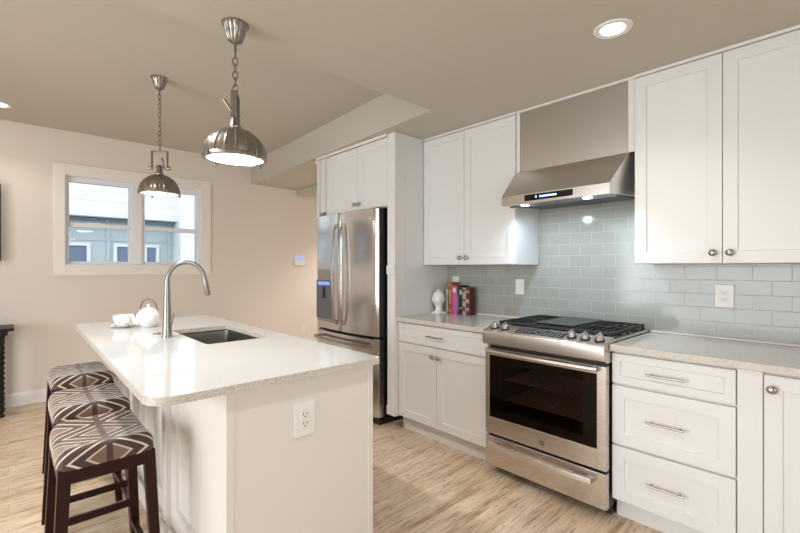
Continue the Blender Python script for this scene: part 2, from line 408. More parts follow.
# ------------------------------------------------------------------ base cabinets
ZB = .125
def base(name, label, x0, x1, x1toe=None):
    t = thing(name, label, 'cabinet', ((x0 + x1) / 2, 2.6, 0), 'white base cabinets')
    MB().box(x0, x1, YB + .021, YW, ZB - .005, .88).build('body', M_cab, t, .001)
    MB().box(x0, x1, YB + .075, YB + .095, 0, ZB - .005).build('toe_kick', M_cab, t)
    return t
XL0, XR0 = -2.5186, -1.637
t = base('base_cabinet', 'white base cabinet with one wide drawer over two doors, left of the stove', XL0, XR0)
d = MB().shaker(XL0 + .004, XR0 - .012, .722, .872, YB, rail=.038); d = d.build('drawer', M_cab, t); pull(-2.19, -2.03, .797, YB, d)
xs = -2.103
d = MB().shaker(XL0 + .004, xs - .0015, ZB, .712, YB).build('door', M_cab, t); knob(xs - .03, .65, YB, d)
d = MB().shaker(xs + .0015, XR0 - .012, ZB, .712, YB).build('door', M_cab, t); knob(xs + .03, .65, YB, d)
XD0, XD1 = -.876, -.359
t = base('base_cabinet', 'white base cabinet with three stacked drawers, right of the stove', XD0, XD1)
for z0, z1, zp, rl in ((.716, .868, .787, .038), (.404, .704, .555, .058), (ZB - .01, .392, .252, .058)):
    d = MB().shaker(XD0 + .003, -.363, z0, z1, YB, rail=rl).build('drawer', M_cab, t); pull(-.71, -.545, zp, YB, d)
t = base('base_cabinet', 'white base cabinet with a tall single-knob door at the right edge of the photo', XD1 + .001, 1.1)
MB().box(XD1 + .001, -.274, YB + .004, YB + .021, ZB - .005, .88).build('filler_strip', M_cab, t, .001)
d = MB().shaker(-.27, .12, ZB, .868, YB).build('door', M_cab, t); knob(-.243, .812, YB, d)
d = MB().shaker(.124, .58, ZB, .868, YB).build('door', M_cab, t); knob(.16, .812, YB, d)
d = MB().shaker(.584, 1.09, ZB, .868, YB).build('door', M_cab, t); knob(.62, .812, YB, d)

# counters
def counter(name, label, x0, x1):
    g = MB(); g.box(x0, x1, YC, YW - .0125, .8815, .914)
    return tag(g.build(name, M_granite, None, .003), label, 'countertop', 'speckled grey perimeter countertops')
counter('countertop', 'speckled grey countertop left of the stove carrying the bust and books', XL0 + .001, XR0 + .001)
counter('countertop', 'speckled grey countertop right of the stove over the drawers', XD0, 1.1)
# ------------------------------------------------------------------ backsplash
g = MB(); g.box(XL0, XR0, YW - .012, YW - .0005, .9145, 1.328); g.box(XR0, XD0, YW - .012, YW - .0005, .9145, 1.328); g.box(-1.626, -.866, YW - .012, YW - .0005, 1.328, 1.775); g.box(XD0, 1.1, YW - .012, YW - .0005, .9145, 1.328)
tag(g.build('backsplash', M_tile), 'grey green glass subway tile backsplash running behind the stove and counters', 'backsplash')
g = MB(); g.box(XL0, XR0, YW - .024, YW - .012, .9145, .925); g.box(XD0, 1.1, YW - .024, YW - .012, .9145, .925)
struct('trim_1', g, M_trim, bevel=.003)

# ------------------------------------------------------------------ upper cabinets
def upper(label, x0, x1, doors, knobs, ztop=2.374):
    t = thing('upper_cabinet', label, 'cabinet', ((x0 + x1) / 2, YW, 1.33), 'white wall cabinets')
    MB().box(x0, x1, YU + .021, YW - .002, 1.331, 2.38).build('body', M_cab, t, .001)
    for (a, c), k in zip(doors, knobs):
        d = MB().shaker(a, c, 1.333, ztop, YU).build('door', M_cab, t); knob(k, 1.385, YU, d)
    return t
upper('white wall cabinet with two doors between the fridge and the range hood', XL0, -1.627, [(XL0 + .003, -2.082), (-2.079, -1.63)], [-2.112, -2.05])
upper('white wall cabinet with two doors right of the range hood', -.865, .06, [(-.861, -.462), (-.459, .055)], [-.497, -.428])
upper('white wall cabinet beyond the right edge of the photo', .061, 1.1, [(.066, .58), (.584, 1.09)], [.545, .62])
g = MB(); g.box(XL0, -1.6275, YU + .002, YU + .03, 2.3805, ZL); g.box(-.8645, 1.1, YU + .002, YU + .03, 2.3805, ZL); g.box(-1.627, -.865, YU + .012, YU + .03, 2.384, ZL)
struct('trim_2', g, M_cab, bevel=.002)
g = MB(); g.box(-1.6265, -1.60, YU + .015, YU + .03, 1.97, 2.3835); g.box(-.90, -.8655, YU + .015, YU + .03, 1.97, 2.3835)
struct('trim_3', g, M_cab, bevel=.001)

# ------------------------------------------------------------------ range hood
t = thing('range_hood', 'stainless steel range hood with a tall duct cover above the stove', 'range hood', (-1.25, YW, 1.70))
hx0, hx1 = -1.622, -.872; hf = 2.395; hb = YW - .013
hx1 = -.885
g = MB(); 
pr_ = [(hf, 1.712), (hf, 1.775), (hf + .012, 1.788), (2.585, 1.965), (hb, 1.965), (hb, 1.747)]; fr_ = [1, 1, .93, 0, 0, 0]
g.rings([[(hx0 + .016 * f, y, z) for (y, z), f in zip(pr_, fr_)], [(hx1 - .034 * f, y, z) for (y, z), f in zip(pr_, fr_)]])
g.build('canopy', M_steel, t, .003)
g = MB(); g.box(-1.598, -.902, 2.612, hb, 1.9655, 2.3835); g.build('duct_cover', M_steel, t, .003)
MB().box(-1.435, -1.125, hf - .004, hf, 1.728, 1.766).build('control_display', M_blackgloss, t, .001)
g = MB()
g.box(-1.36, -1.35, hf - .005, hf - .004, 1.743, 1.753); g.build('display_icon', M_blue, t); g = MB()
for k in range(7): g.box(-1.33 + k * .016, -1.318 + k * .016, hf - .005, hf - .004, 1.742, 1.752)
g.build('display_digits', M_blue, t)
def under(x0, x1, y0, y1, dz0, dz1):
    zz = lambda y: 1.712 + (y - hf) * .035 / (hb - hf)
    return [(x0, y0, zz(y0) - dz0), (x1, y0, zz(y0) - dz0), (x1, y1, zz(y1) - dz0), (x0, y1, zz(y1) - dz0)], [(x0, y0, zz(y0) - dz1), (x1, y0, zz(y0) - dz1), (x1, y1, zz(y1) - dz1), (x0, y1, zz(y1) - dz1)]
g = MB()
for k in range(15):
    x = hx0 + .055 + k * .043; g.rings(under(x, x + .027, hf + .11, hb - .06, .0005, .009))
g.rings(under(hx0 + .03, hx1 - .03, hf + .08, hf + .10, .0005, .010)); g.rings(under(hx0 + .03, hx1 - .03, hb - .045, hb - .025, .0005, .010))
g.build('baffle_filter', M_dark_metal, t)
for x in (-1.46, -1.06):
    g = MB(); g.lathe([(.033, 0), (.035, -.004), (.03, -.006)], (x, hf + .045, 1.7165), 24); l = g.build('hood_lamp', M_chrome, t)
    MB().lathe([(.026, 0), (.024, -.003)], (x, hf + .045, 1.7105), 20).build('lamp_lens', M_hoodlamp, l)
    ld = bpy.data.lights.new('hood_light', 'SPOT'); ld.energy = 8; ld.spot_size = radians(140); ld.spot_blend = .8; ld.color = (.66, .83, 1.0); ld.shadow_soft_size = .03
    lo = bpy.data.objects.new('hood_light', ld); COL.objects.link(lo); lo.location = (x, hf + .06, 1.695); lo.rotation_euler = (radians(28), 0, 0)

# ------------------------------------------------------------------ gas range
t = thing('gas_range', 'stainless steel slide-in gas range with a glass oven door under the hood', 'stove', (-1.25, 2.5, 0))
rx0, rx1 = -1.626, -.880; RY = 2.245
g = MB(); 
g.box(rx0 + .004, rx1 - .004, RY + .045, YW - .015, .06, .905)   # carcass
g.build('body', M_black, t)
for x in (rx0 + .05, rx1 - .05):
    for y in (RY + .16, 2.85): MB().cyl((x, y, 0), (x, y, .062), .018, seg=12).build('foot', M_black, t)
g = MB(); g.prism_x([(2.262, .815), (2.225, .83), (2.215, .895), (2.222, .912), (2.33, .944), (2.345, .944), (2.345, .815)], rx0 - .008, rx1 + .002)
g.build('control_panel', M_steel_h, t, .004)
g = MB(); g.box(rx0 - .008, rx1 + .002, 2.345, YW - .014, .915, .932); g.build('cooktop', M_steel_h, t, .004)
g = MB(); g.box(rx0 + .015, rx1 - .015, 2.36, YW - .03, .932, .934); g.build('burner_pan', M_blackgloss, t)
MB().box(rx0 + .02, rx1 - .01, RY + .10, RY + .115, .004, .06).build('kick_panel', M_black, t)
# panel slope helper
def onslope(y): return .912 + (y - 2.222) * (.944 - .912) / (2.33 - 2.222)
nrm = Vector((0, -.284, .959)).normalized()
def slope_quad(x0, x1, y0, y1, h):
    vs = []
    for dy in (0, 1):
        for x, y in ((x0, y0), (x1, y0), (x1, y1), (x0, y1)):
            p = Vector((x, y, onslope(y))) + nrm * (h * dy - .001); vs.append(tuple(p))
    return MB().add(vs, [(0, 3, 2, 1), (4, 5, 6, 7), (0, 1, 5, 4), (1, 2, 6, 5), (2, 3, 7, 6), (3, 0, 4, 7)])
disp = slope_quad(-1.415, -1.115, 2.248, 2.318, .002).build('touch_display', M_blackgloss, t)
g = MB()
for r in range(3):
    for k in range(12):
        if (r, k) in ((0, 4), (2, 7), (1, 5)): continue
        x = -1.40 + k * .0235; y = 2.257 + r * .021
        qd = slope_quad(x, x + .012, y, y + .005, .0035); g.add(qd.v, qd.f)
g.build('display_marks', flat('grey_print', (.32, .32, .32), .5), disp)
for x in (-1.575, -1.50, -1.075, -1.0, -.925):
    y = 2.278; c = Vector((x, y, onslope(y)))
    MB().cyl(c, c + nrm * .005, .027, .026, 24).build('knob_bezel', M_black, t)
    g = MB(); g.cyl(c + nrm * .0055, c + nrm * .030, .0215, .018, 24)
    g.bar(c + nrm * .033 + Vector((0, -.018, -.005)), c + nrm * .033 + Vector((0, .018, .005)), .009, .012)
    g.build('burner_knob', M_steel, t, .0015)
# oven door with glass, cavity and racks
g = MB(); dz0, dz1 = .262, .800; gx0, gx1, gz0, gz1 = rx0 + .03, rx1 - .047, .368, .758
g.box(rx0, gx0, RY, RY + .04, dz0, dz1); g.box(gx1, rx1, RY, RY + .04, dz0, dz1); g.box(gx0, gx1, RY, RY + .04, dz0, gz0); g.box(gx0, gx1, RY, RY + .04, gz1, dz1)
door = g.build('oven_door', M_steel_h, t, .002)
MB().box(gx0, gx1, RY + .004, RY + .010, gz0, gz1).build('oven_window', M_ovenglass, door)
g = MB(); g.box(gx0, gx0 + .075, RY + .012, RY + .02, gz0, gz1); g.box(gx1 - .075, gx1, RY + .012, RY + .02, gz0, gz1); g.box(gx0 + .075, gx1 - .075, RY + .012, RY + .02, gz1 - .05, gz1); g.box(gx0 + .075, gx1 - .075, RY + .012, RY + .02, gz0, gz0 + .045)
g.build('window_border', M_black, door)
g = MB(); pts = []
for k in range(17):
    u = k / 16; x = rx0 + .025 + u * (rx1 - rx0 - .06); pts.append((x, RY - .028 - .022 * sin(pi * u), .785))
g2 = MB()
for a, c in zip(pts[:-1], pts[1:]): pass
rs = [[(p[0], p[1] + dy, p[2] + dz) for dy, dz in ((-.006, -.012), (.004, -.014), (.008, 0), (.004, .014), (-.006, .012), (-.010, 0))] for p in pts]
g.rings(rs); g.box(pts[0][0], pts[0][0] + .03, RY - .03, RY, .773, .797); g.box(pts[-1][0] - .03, pts[-1][0], RY - .03, RY, .773, .797)
g.build('door_handle', M_steel_h, door, .002)
g = MB(); g.cyl((-1.235, RY, .305), (-1.235, RY - .002, .305), .016, seg=28); lg = g.build('badge', M_nickel, door)
g = MB(); g.tube([(-1.235 + .012 * cos(a), RY - .0025, .305 + .012 * sin(a)) for a in [2 * pi * k / 24 for k in range(24)]], .0012, 6, closed=True)
g.tube([(-1.243 + .004 * cos(a), RY - .0025, .305 + .005 * sin(a)) for a in [pi * .2 + 1.7 * pi * k / 12 for k in range(13)]], .0009, 6)
g.tube([(-1.228, RY - .0025, .311), (-1.232, RY - .0025, .306), (-1.232, RY - .0025, .300), (-1.227, RY - .0025, .299)], .0009, 6); g.build('badge_mark', M_slot, lg)
# cavity
g = MB(); c0, c1 = gx0 + .06, gx1 - .06; yb2 = 2.75
g.box(c0 - .01, c0, RY + .046, yb2, .36, .76); g.box(c1, c1 + .01, RY + .046, yb2, .36, .76); g.box(c0, c1, yb2, yb2 + .01, .36, .76); g.box(c0, c1, RY + .046, yb2, .35, .36); g.box(c0, c1, RY + .046, yb2, .76, .77)
g.build('oven_cavity', M_oven_in, t)
body = [o for o in t.children if o.name.startswith('body')][0]
# open the carcass around the cavity
bm_ = MB(); bm_.box(rx0 + .004, rx1 - .004, RY + .045, YW - .015, .06, .349); bm_.box(rx0 + .004, rx1 - .004, RY + .045, YW - .015, .771, .914)
bm_.box(rx0 + .004, c0 - .011, RY + .045, YW - .015, .349, .771); bm_.box(c1 + .011, rx1 - .004, RY + .045, YW - .015, .349, .771); bm_.box(c0 - .011, c1 + .011, yb2 + .011, YW - .015, .349, .771)
bpy.data.objects.remove(body); bm_.build('body', M_black, t)
for z in (.47, .60):
    g = MB()
    for y in [RY + .07 + k * .03 for k in range(15)]: g.cyl((c0 + .004, y, z), (c1 - .004, y, z), .0022, seg=6)
    for x in (c0 + .005, (c0 + c1) / 2, c1 - .005): g.cyl((x, RY + .06, z - .003), (x, 2.70, z - .003), .003, seg=6)
    g.build('oven_rack', flat('oven_rack_wire', (.50, .47, .44), .5, .3), t)
# warming drawer
g = MB(); g.box(rx0, rx1, RY, RY + .04, .062, .248); dr = g.build('drawer', M_steel_h, t, .003)
g = MB(); rs = []
for k in range(17):
    u = k / 16; x = rx0 + .05 + u * (rx1 - rx0 - .11); y = RY - .032 - .020 * sin(pi * u)
    rs.append([(x, y + a, .205 + c2) for a, c2 in ((-.010, -.014), (.004, -.019), (.012, 0), (.004, .019), (-.010, .014))])
g.rings(rs); x = rx0 + .05; g.box(x, x + .035, RY - .032, RY, .193, .217); x = rx1 - .06; g.box(x - .035, x, RY - .032, RY, .193, .217)
g.build('handle', M_steel, dr, .002)
# grates and burners
for (x0, x1) in ((rx0 + .02, -1.385), (-1.378, -1.128), (-1.121, rx1 - .02)):
    g = MB(); zt = .962; y0, y1 = 2.375, YW - .05; mid = x0 < -1.3 and x1 > -1.2
    for y in (y0, y1): g.box(x0, x1, y - .006, y + .006, zt - .016, zt)
    for x in (x0 + .006, x1 - .006): g.box(x - .006, x + .006, y0, y1, zt - .016, zt)
    n_ = 4
    for k in range(1, n_ + 1):
        x = x0 + (x1 - x0) * k / (n_ + 1); g.box(x - .0045, x + .0045, y0, y1, zt - .008, zt + .001)
    ym = (y0 + y1) / 2; g.box(x0, x1, ym - .006, ym + .006, zt - .016, zt)
    for y in (y0, ym, y1):
        for x in (x0 + .008, x1 - .008): g.box(x - .007, x + .007, y - .007, y + .007, .934, zt - .01)
    g.build('grate', M_iron, t, .0015)
g = MB(); g.box(-1.375, -1.131, 2.42, 2.83, .964, .972); g.build('griddle', flat('griddle_plate', (.075, .075, .072), .4, .3), t, .004)
for x, y, r in ((-1.50, 2.50, .04), (-1.50, 2.76, .03), (-1.0, 2.50, .045), (-1.0, 2.76, .032), (-1.25, 2.63, .04)):
    g = MB(); g.lathe([(r, 0), (r, .008), (r * .75, .009), (r * .75, .018), (r * .6, .02)], (x, y, .934), 24); g.build('burner', M_iron, t)

# ------------------------------------------------------------------ fridge wall
t = thing('tall_end_panel', 'tall white end panel with a plinth block, closing the right side of the fridge', 'panel', (-2.57, 2.6, 0))
g = MB(); g.box(-2.612, XL0 - .001, 2.270, 2.29, .115, 2.3965); g.box(-2.545, XL0 - .001, 2.29, 2.382, .115, 2.3965); g.box(-2.545, XL0 - .001, 2.382, YW - .002, 0, 2.3965); g.build('board', M_cab, t, .002)
MB().box(-2.615, XL0 - .002, 2.262, 2.27, .117, .19).build('plinth_block', M_cab, t, .004)
MB().box(-2.615, XL0 - .002, 2.26, 2.27, 1.255, 1.325).build('rail_block', M_cab, t, .004)
t = thing('upper_cabinet', 'white bridge cabinet with two doors directly above the fridge', 'cabinet', (-3.1, YW, 1.86), 'white wall cabinets')
MB().box(-3.55, -2.6125, 2.292, YW - .002, 1.81, 2.385).build('body', M_cab, t, .001)
d = MB().shaker(-3.452, -3.015, 1.815, 2.372, 2.270).build('door', M_cab, t); knob(-3.045, 1.865, 2.27, d)
d = MB().shaker(-3.011, -2.6145, 1.815, 2.372, 2.270).build('door', M_cab, t); knob(-2.98, 1.865, 2.27, d)
t = thing('tall_end_panel', 'tall white side panel closing the left side of the fridge', 'panel', (-3.6, 2.6, 0))
g = MB(); g.box(-3.668, -3.64, 2.272, YW, 0, 2.3965); g.box(-3.64, -3.555, 2.285, 2.30, 1.85, 2.3965); g.build('board', M_cab, t, .002)
MB().box(-3.672, -3.645, 2.262, 2.272, 0, 2.37).build('edge_strip', M_cab, t, .003)
g = MB(); g.box(-3.70, -2.6125, 2.252, 2.269, 2.376, ZL); g.box(-3.70, -3.672, 2.252, 2.36, 2.345, ZL)
struct('trim_4', g, M_casing, bevel=.003)

# ------------------------------------------------------------------ refrigerator
t = thing('refrigerator', 'stainless steel french door refrigerator with a water dispenser beneath the bridge cabinet', 'refrigerator', (-3.14, 2.6, 0))
fx0, fx1 = -3.622, -2.68; FY = 2.19; FB = 2.29
MB().box(fx0 + .006, fx1 - .004, FB + .006, YW - .03, .03, 1.775).build('body', M_black, t, .004)
def curved(x0, x1, z0, z1, bulge=.035, r=.018, y=None):
    # slab whose front swells across the full fridge width
    pts = []; n = 18
    for k in range(n + 1):
        x = x0 + (x1 - x0) * k / n; u = (x - fx0) / (fx1 - fx0)
        yy = FY + bulge * (2 * u - 1) ** 2
        e = min(x - x0, x1 - x)
        if e < r: yy += (r - math.sqrt(max(r * r - (r - e) ** 2, 0))) * .7
        pts.append((x, yy))
    return pts + [(x1, FB), (x0, FB)]
xm = -3.165
dl = MB().prism_z(curved(fx0, xm - .003, .74, 1.80), .735, 1.80).build('door', M_fridge, t, .003)
drr = MB().prism_z(curved(xm + .003, fx1, .74, 1.80), .735, 1.80).build('door', M_fridge, t, .003)
fd = MB().prism_z(curved(fx0, fx1, .07, .71), .07, .712).build('freezer_drawer', M_fridge, t, .003)
MB().box(fx0 + .02, fx1 - .02, FB - .03, FB + .3, .0, .066).build('foot_grille', M_black, t, .003)
MB().box(fx1 - .11, fx1 - .02, 2.25, 2.36, 1.776, 1.808).build('hinge_cover', M_black, t, .006)
MB().box(fx0 + .02, fx0 + .11, 2.25, 2.36, 1.776, 1.808).build('hinge_cover', M_black, t, .006)
MB().box(fx1 - .07, fx1 - .012, 2.245, 2.30, .713, .733).build('centre_hinge', M_black, t, .003)
def arc_handle(x, z0, z1, parent, out=.045):
    g = MB(); pts = []; n = 20
    for k in range(n + 1):
        u = k / n; pts.append((x, FY + .005 - .018 - out * math.sin(pi * u) ** .6, z0 + (z1 - z0) * u))
    rs = [[(p[0] + a, p[1] + c, p[2]) for a, c in ((-.013, .004), (-.009, -.007), (.009, -.007), (.013, .004), (0, .008))] for p in pts]
    g.rings(rs); g.box(x - .013, x + .013, FY - .02, FY + .012, z0 - .004, z0 + .035); g.box(x - .013, x + .013, FY - .02, FY + .012, z1 - .035, z1 + .004)
    return g.build('door_handle', M_nickel, parent, .003)
arc_handle(xm - .05, .80, 1.70, dl); arc_handle(xm + .05, .80, 1.70, drr)
g = MB(); rs = []
for k in range(21):
    u = k / 20; x = fx0 + .05 + u * (fx1 - fx0 - .10); y = FY - .02 - .045 * math.sin(pi * u) ** .5
    rs.append([(x, y + a, .655 + c) for a, c in ((-.007, -.010), (.006, -.013), (.010, 0), (.006, .013), (-.007, .010))])
g.rings(rs); g.box(fx0 + .05, fx0 + .085, FY - .02, FY + .03, .643, .667); g.box(fx1 - .085, fx1 - .05, FY - .02, FY + .03, .643, .667)
g.build('drawer_handle', M_nickel, fd, .003)
g = MB(); g.prism_z([(p[0], p[1] - .003) for p in curved(-3.59, -3.275, 0, 0, r=.0001)[:-2]] + [(-3.275, FY + .03), (-3.59, FY + .03)], .80, 1.29)
dp = g.build('water_dispenser', flat('dispenser_bezel', (.36, .33, .30), .35, .5), dl, .004)
MB().box(-3.565, -3.30, FY + .0, FY + .018, .83, 1.19).build('dispenser_recess', flat('dispenser_recess_grey', (.13, .13, .15), .3), dp)
MB().box(-3.53, -3.34, FY - .003, FY + .006, 1.145, 1.175).build('dispenser_light', M_disp, dp)
MB().box(-3.45, -3.41, FY - .008, FY + .004, 1.02, 1.13).build('dispenser_paddle', M_blackgloss, dp, .003)
g = MB(); g.cyl((-2.76, FY + .024, 1.72), (-2.76, FY + .018, 1.72), .014, seg=24); g.build('badge', M_chrome, drr)

# ------------------------------------------------------------------ island
ix0, ix1, iy0, iy1 = -3.70, -1.438, .345, 1.214
bx0, bx1, by0, by1 = -3.60, -1.475, .553, 1.190
t = thing('kitchen_island', 'long cream white kitchen island cabinet with panelled stool side, before the window', 'kitchen island', (-2.55, .87, 0))
g = MB()
g.box(bx0, bx1 - .04, by0 + .02, by0 + .04, .0, .8855); g.box(bx0, bx1 - .04, by1 - .04, by1 - .02, .1, .8855); g.box(bx0, bx0 + .02, by0 + .04, by1 - .04, 0, .8855); g.box(bx1 - .04, bx1 - .02, by0 + .04, by1 - .04, 0, .8855)
g.box(bx0 + .02, bx1 - .04, by0 + .04, by1 - .04, .1, .12); g.build('carcass', M_island, t)
MB().box(bx1 - .02, bx1, by0, by1, 0, .8855).build('end_panel', M_island, t, .002)
g = MB(); g.box(bx1 - .06, bx1 + .004, by0 - .006, by0 + .022, 0, .8855); g.build('corner_post', M_island, t, .002)
g = MB(); g.box(bx1 - .035, bx1 + .004, by1 - .022, by1 + .004, 0, .8855); g.build('corner_post', M_island, t, .002)
ed = [-1.535, -2.19, -2.845, -3.50]
for a, c in zip(ed[1:], ed[:-1]):
    MB().shaker(a + .004, c - .004, .12, .83, by0, rail=.10, rec=.014).build('side_panel', M_island, t)
for x in ed[1:]:
    MB().box(x - .03, x + .03, by0 - .025, by0 + .02, 0, .8855).build('pilaster', M_island, t, .004)
    g = MB(); g.box(x - .037, x + .037, by0 - .034, by0 - .025, 0, .14); g.build('plinth_block', M_island, t, .006)
MB().box(bx0, bx1 - .03, by0 - .012, by0 + .02, 0, .11).build('base_moulding', M_island, t, .005)
MB().box(bx0, bx1 - .06, by0 - .006, by0 + .02, .83, .8855).build('top_rail', M_island, t, .002)
for k in range(4):
    x0 = bx0 + .02 + k * .52; d = MB(); d.shaker(x0, x0 + .512, .13, .86, 0); d.v = [(2 * (x0 + .256) - v[0], by1 - v[1], v[2]) for v in d.v]
    d = d.build('door', M_island, t)
    kk = MB(); kk.cyl((x0 + .03, by1, .80), (x0 + .03, by1 + .014, .80), .006, seg=12); kk.sphere((x0 + .03, by1 + .021, .80), .0165, .0095, .0155); kk.build('knob', M_nickel, d)

# countertop with sink cut-out, rounded corners
def rrect(x0, x1, y0, y1, r, n=6):
    P = []
    for cx, cy, a0 in ((x1 - r, y1 - r, 0), (x0 + r, y1 - r, 90), (x0 + r, y0 + r, 180), (x1 - r, y0 + r, 270)):
        for k in range(n + 1):
            a = radians(a0 + 90 * k / n); P.append((cx + r * cos(a), cy + r * sin(a)))
    return P
sx0, sx1, sy0, sy1 = -2.955, -2.285, .752, 1.105
def slab_hole(outer, inner, z0, z1, name, mats, bevel):
    bm = bmesh.new()
    def loop(P, z): 
        vs = [bm.verts.new((x, y, z)) for x, y in P]; es = [bm.edges.new((vs[i], vs[(i + 1) % len(vs)])) for i in range(len(vs))]; return vs, es
    vt, et = loop(outer, z1); vi, ei = loop(inner, z1)
    r = bmesh.ops.triangle_fill(bm, edges=et + ei, use_beauty=True)
    faces = [f for f in bm.faces]
    ex = bmesh.ops.extrude_face_region(bm, geom=faces)
    vv = [x for x in ex['geom'] if isinstance(x, bmesh.types.BMVert)]
    bmesh.ops.translate(bm, verts=vv, vec=(0, 0, z0 - z1))
    bmesh.ops.recalc_face_normals(bm, faces=bm.faces)
    for f in bm.faces:
        if abs(f.normal.z) < .5: f.material_index = 1
    me = bpy.data.meshes.new(name); bm.to_mesh(me); bm.free()
    for m in mats: me.materials.append(m)
    o = bpy.data.objects.new(name, me); COL.objects.link(o)
    b = o.modifiers.new('bevel', 'BEVEL'); b.width = bevel; b.segments = 2; b.limit_method = 'ANGLE'; b.angle_limit = radians(60)
    return o
def corner(cx, cy, r, a0, n=8): return [(cx + r * cos(radians(a0 + 90 * k / n)), cy + r * sin(radians(a0 + 90 * k / n))) for k in range(n + 1)]
outl = corner(ix1 - .02, iy1 - .02, .02, 0) + corner(ix0 + .03, iy1 - .03, .03, 90) + corner(ix0 + .01, .338 + .03, .03, 180) + corner(ix1 - .085, .306 + .085, .085, 270)
top = slab_hole(outl, rrect(sx0, sx1, sy0, sy1, .018), 0.886, .914, 'island_countertop', [M_quartz, M_quartz_edge], .003)
tag(top, 'glossy white quartz island top with a speckled edge and sink cut-out', 'countertop')
# sink
t = thing('sink', 'undermount stainless steel sink set in the white island top', 'sink', ((sx0 + sx1) / 2, (sy0 + sy1) / 2, .70))
g = MB(); o_ = .004
ri = lambda e, z, r: [(x, y, z) for x, y in rrect(sx0 - e, sx1 + e, sy0 - e, sy1 + e, r)]
g.rings([ri(.02, .879, .02), ri(.006, .879, .02), ri(.004, .86, .02), ri(-.002, .70, .03), ri(-.012, .69, .04), ri(-.02, .686, .04), ri(-.02, .683, .04), ri(-.010, .686, .04), ri(.001, .70, .03), ri(.007, .86, .02), ri(.02, .877, .02)], cap=False, closed=True)
g.add([(x, y, .686) for x, y in rrect(sx0 + .019, sx1 - .019, sy0 + .019, sy1 - .019, .04)], [tuple(range(28))])
g.build('basin', M_sink, t)
MB().lathe([(.045, 0), (.045, .003), (.036, .004), (.03, .001)], ((sx0 + sx1) / 2, .93, .6862), 28).build('drain', M_chrome, t)
# faucet
fxp, fyp = -2.665, .662
t = thing('faucet', 'tall brushed nickel gooseneck faucet with pull-down head on the island', 'faucet', (fxp, fyp, .914))
g = MB(); g.lathe([(.0285, 0), (.0285, .004), (.0265, .010), (.0225, .09), (.0185, .20), (.0145, .32)], (fxp, fyp, .914), 32)
g.build('tower', M_faucet, t)
g = MB(); R_ = .097; ux, uy = .25, .968; cz = 1.232
pts = [(fxp, fyp, 1.18), (fxp, fyp, 1.21)] + [(fxp + ux * (R_ - R_ * cos(a)), fyp + uy * (R_ - R_ * cos(a)), cz + (R_ + .012) * sin(a)) for a in [radians(172 * k / 24) for k in range(25)]]
g.tube(pts, .0115, 16); g.build('spout', M_faucet, t)
e = Vector(pts[-1]); d_ = (Vector(pts[-1]) - Vector(pts[-2])).normalized()
g = MB(); g.tube([e - d_ * .004, e + d_ * .006, e + d_ * .02, e + d_ * .098, e + d_ * .103], [.0125, .0125, .0135, .0165, .014], 18); g.build('spray_head', M_faucet, t)
g = MB(); g.cyl((fxp + .018, fyp + .006, 1.0), (fxp + .035, fyp + .012, 1.0), .011, .010, 16); g.tube([(fxp + .032, fyp + .011, 1.0), (fxp + .045, fyp + .016, 1.025), (fxp + .052, fyp + .018, 1.055)], [.006, .005, .0045], 10); g.build('lever', M_faucet, t)
g = MB(); g.lathe([(.022, 0), (.022, .004), (.017, .008), (.012, .009)], (-2.84, .65, .914), 24)
tag(g.build('air_switch', M_faucet), 'small round nickel button beside the faucet on the island', 'button')

# teapot and cup
px, py = -3.235, .690
t = thing('teapot', 'white china teapot with a brown arched handle on the island', 'teapot', (px, py, .914))
g = MB(); g.lathe([(.040, 0), (.044, .004), (.045, .008), (.062, .028), (.073, .055), (.072, .078), (.060, .098), (.046, .107), (.044, .110), (.040, .108)], (px, py, .914), 36); g.build('pot', M_china, t)
g = MB(); g.lathe([(.043, 0), (.043, .004), (.034, .014), (.014, .021), (.007, .024), (.007, .028), (.011, .034), (.010, .041), (.003, .044)], (px, py, 1.0215), 28); g.build('lid', M_china, t)
sv = Vector((-.10, -.99, 0)).normalized(); bv = Vector((-.68, -.73, 0)).normalized()
P0 = Vector((px, py, .914))
g = MB(); g.tube([P0 + sv * .058 + Vector((0, 0, .035)), P0 + sv * .083 + Vector((0, 0, .050)), P0 + sv * .090 + Vector((0, 0, .072)), P0 + sv * .099 + Vector((0, 0, .092))], [.020, .015, .010, .0075], 14); g.build('spout', M_china, t)
g = MB()
for s_ in (-1, 1):
    c = P0 + bv * (.052 * s_) + Vector((0, 0, .106)); g = MB(); g.tube([c + Vector((0, 0, -.012)), c + Vector((0, 0, .008))], [.008, .006], 10); g.build('lug', M_china, t)
g = MB(); g.tube([P0 + bv * (.056 * cos(a)) + Vector((0, 0, .110 + .075 * sin(a))) for a in [pi * k / 20 for k in range(21)]], .0042, 10); g.build('bail_handle', M_bail, t)
cx, cy = -3.32, .563
sau = tag(MB().lathe([(.035, 0), (.037, .003), (.055, .006), (.077, .014), (.078, .016), (.055, .009), (.034, .006), (.02, .006)], (cx, cy, .9142), 40).build('saucer', M_china), 'white saucer under the teacup on the island', 'saucer')
t = thing('teacup', 'white china teacup resting on its saucer beside the teapot', 'cup', (cx, cy, .921))
g = MB(); g.lathe([(.026, 0), (.028, .004), (.028, .008), (.048, .020), (.058, .040), (.061, .074), (.059, .074), (.055, .042), (.042, .024), (.01, .014)], (cx, cy, .921), 36); g.build('bowl', M_china, t)
hv = Vector((.8, -.6, 0)); C0 = Vector((cx, cy, .921))
g = MB(); g.tube([C0 + hv * r + Vector((0, 0, z)) for r, z in ((.055, .055), (.072, .060), (.082, .048), (.076, .032), (.048, .026))], .0042, 10); g.build('cup_handle', M_china, t)

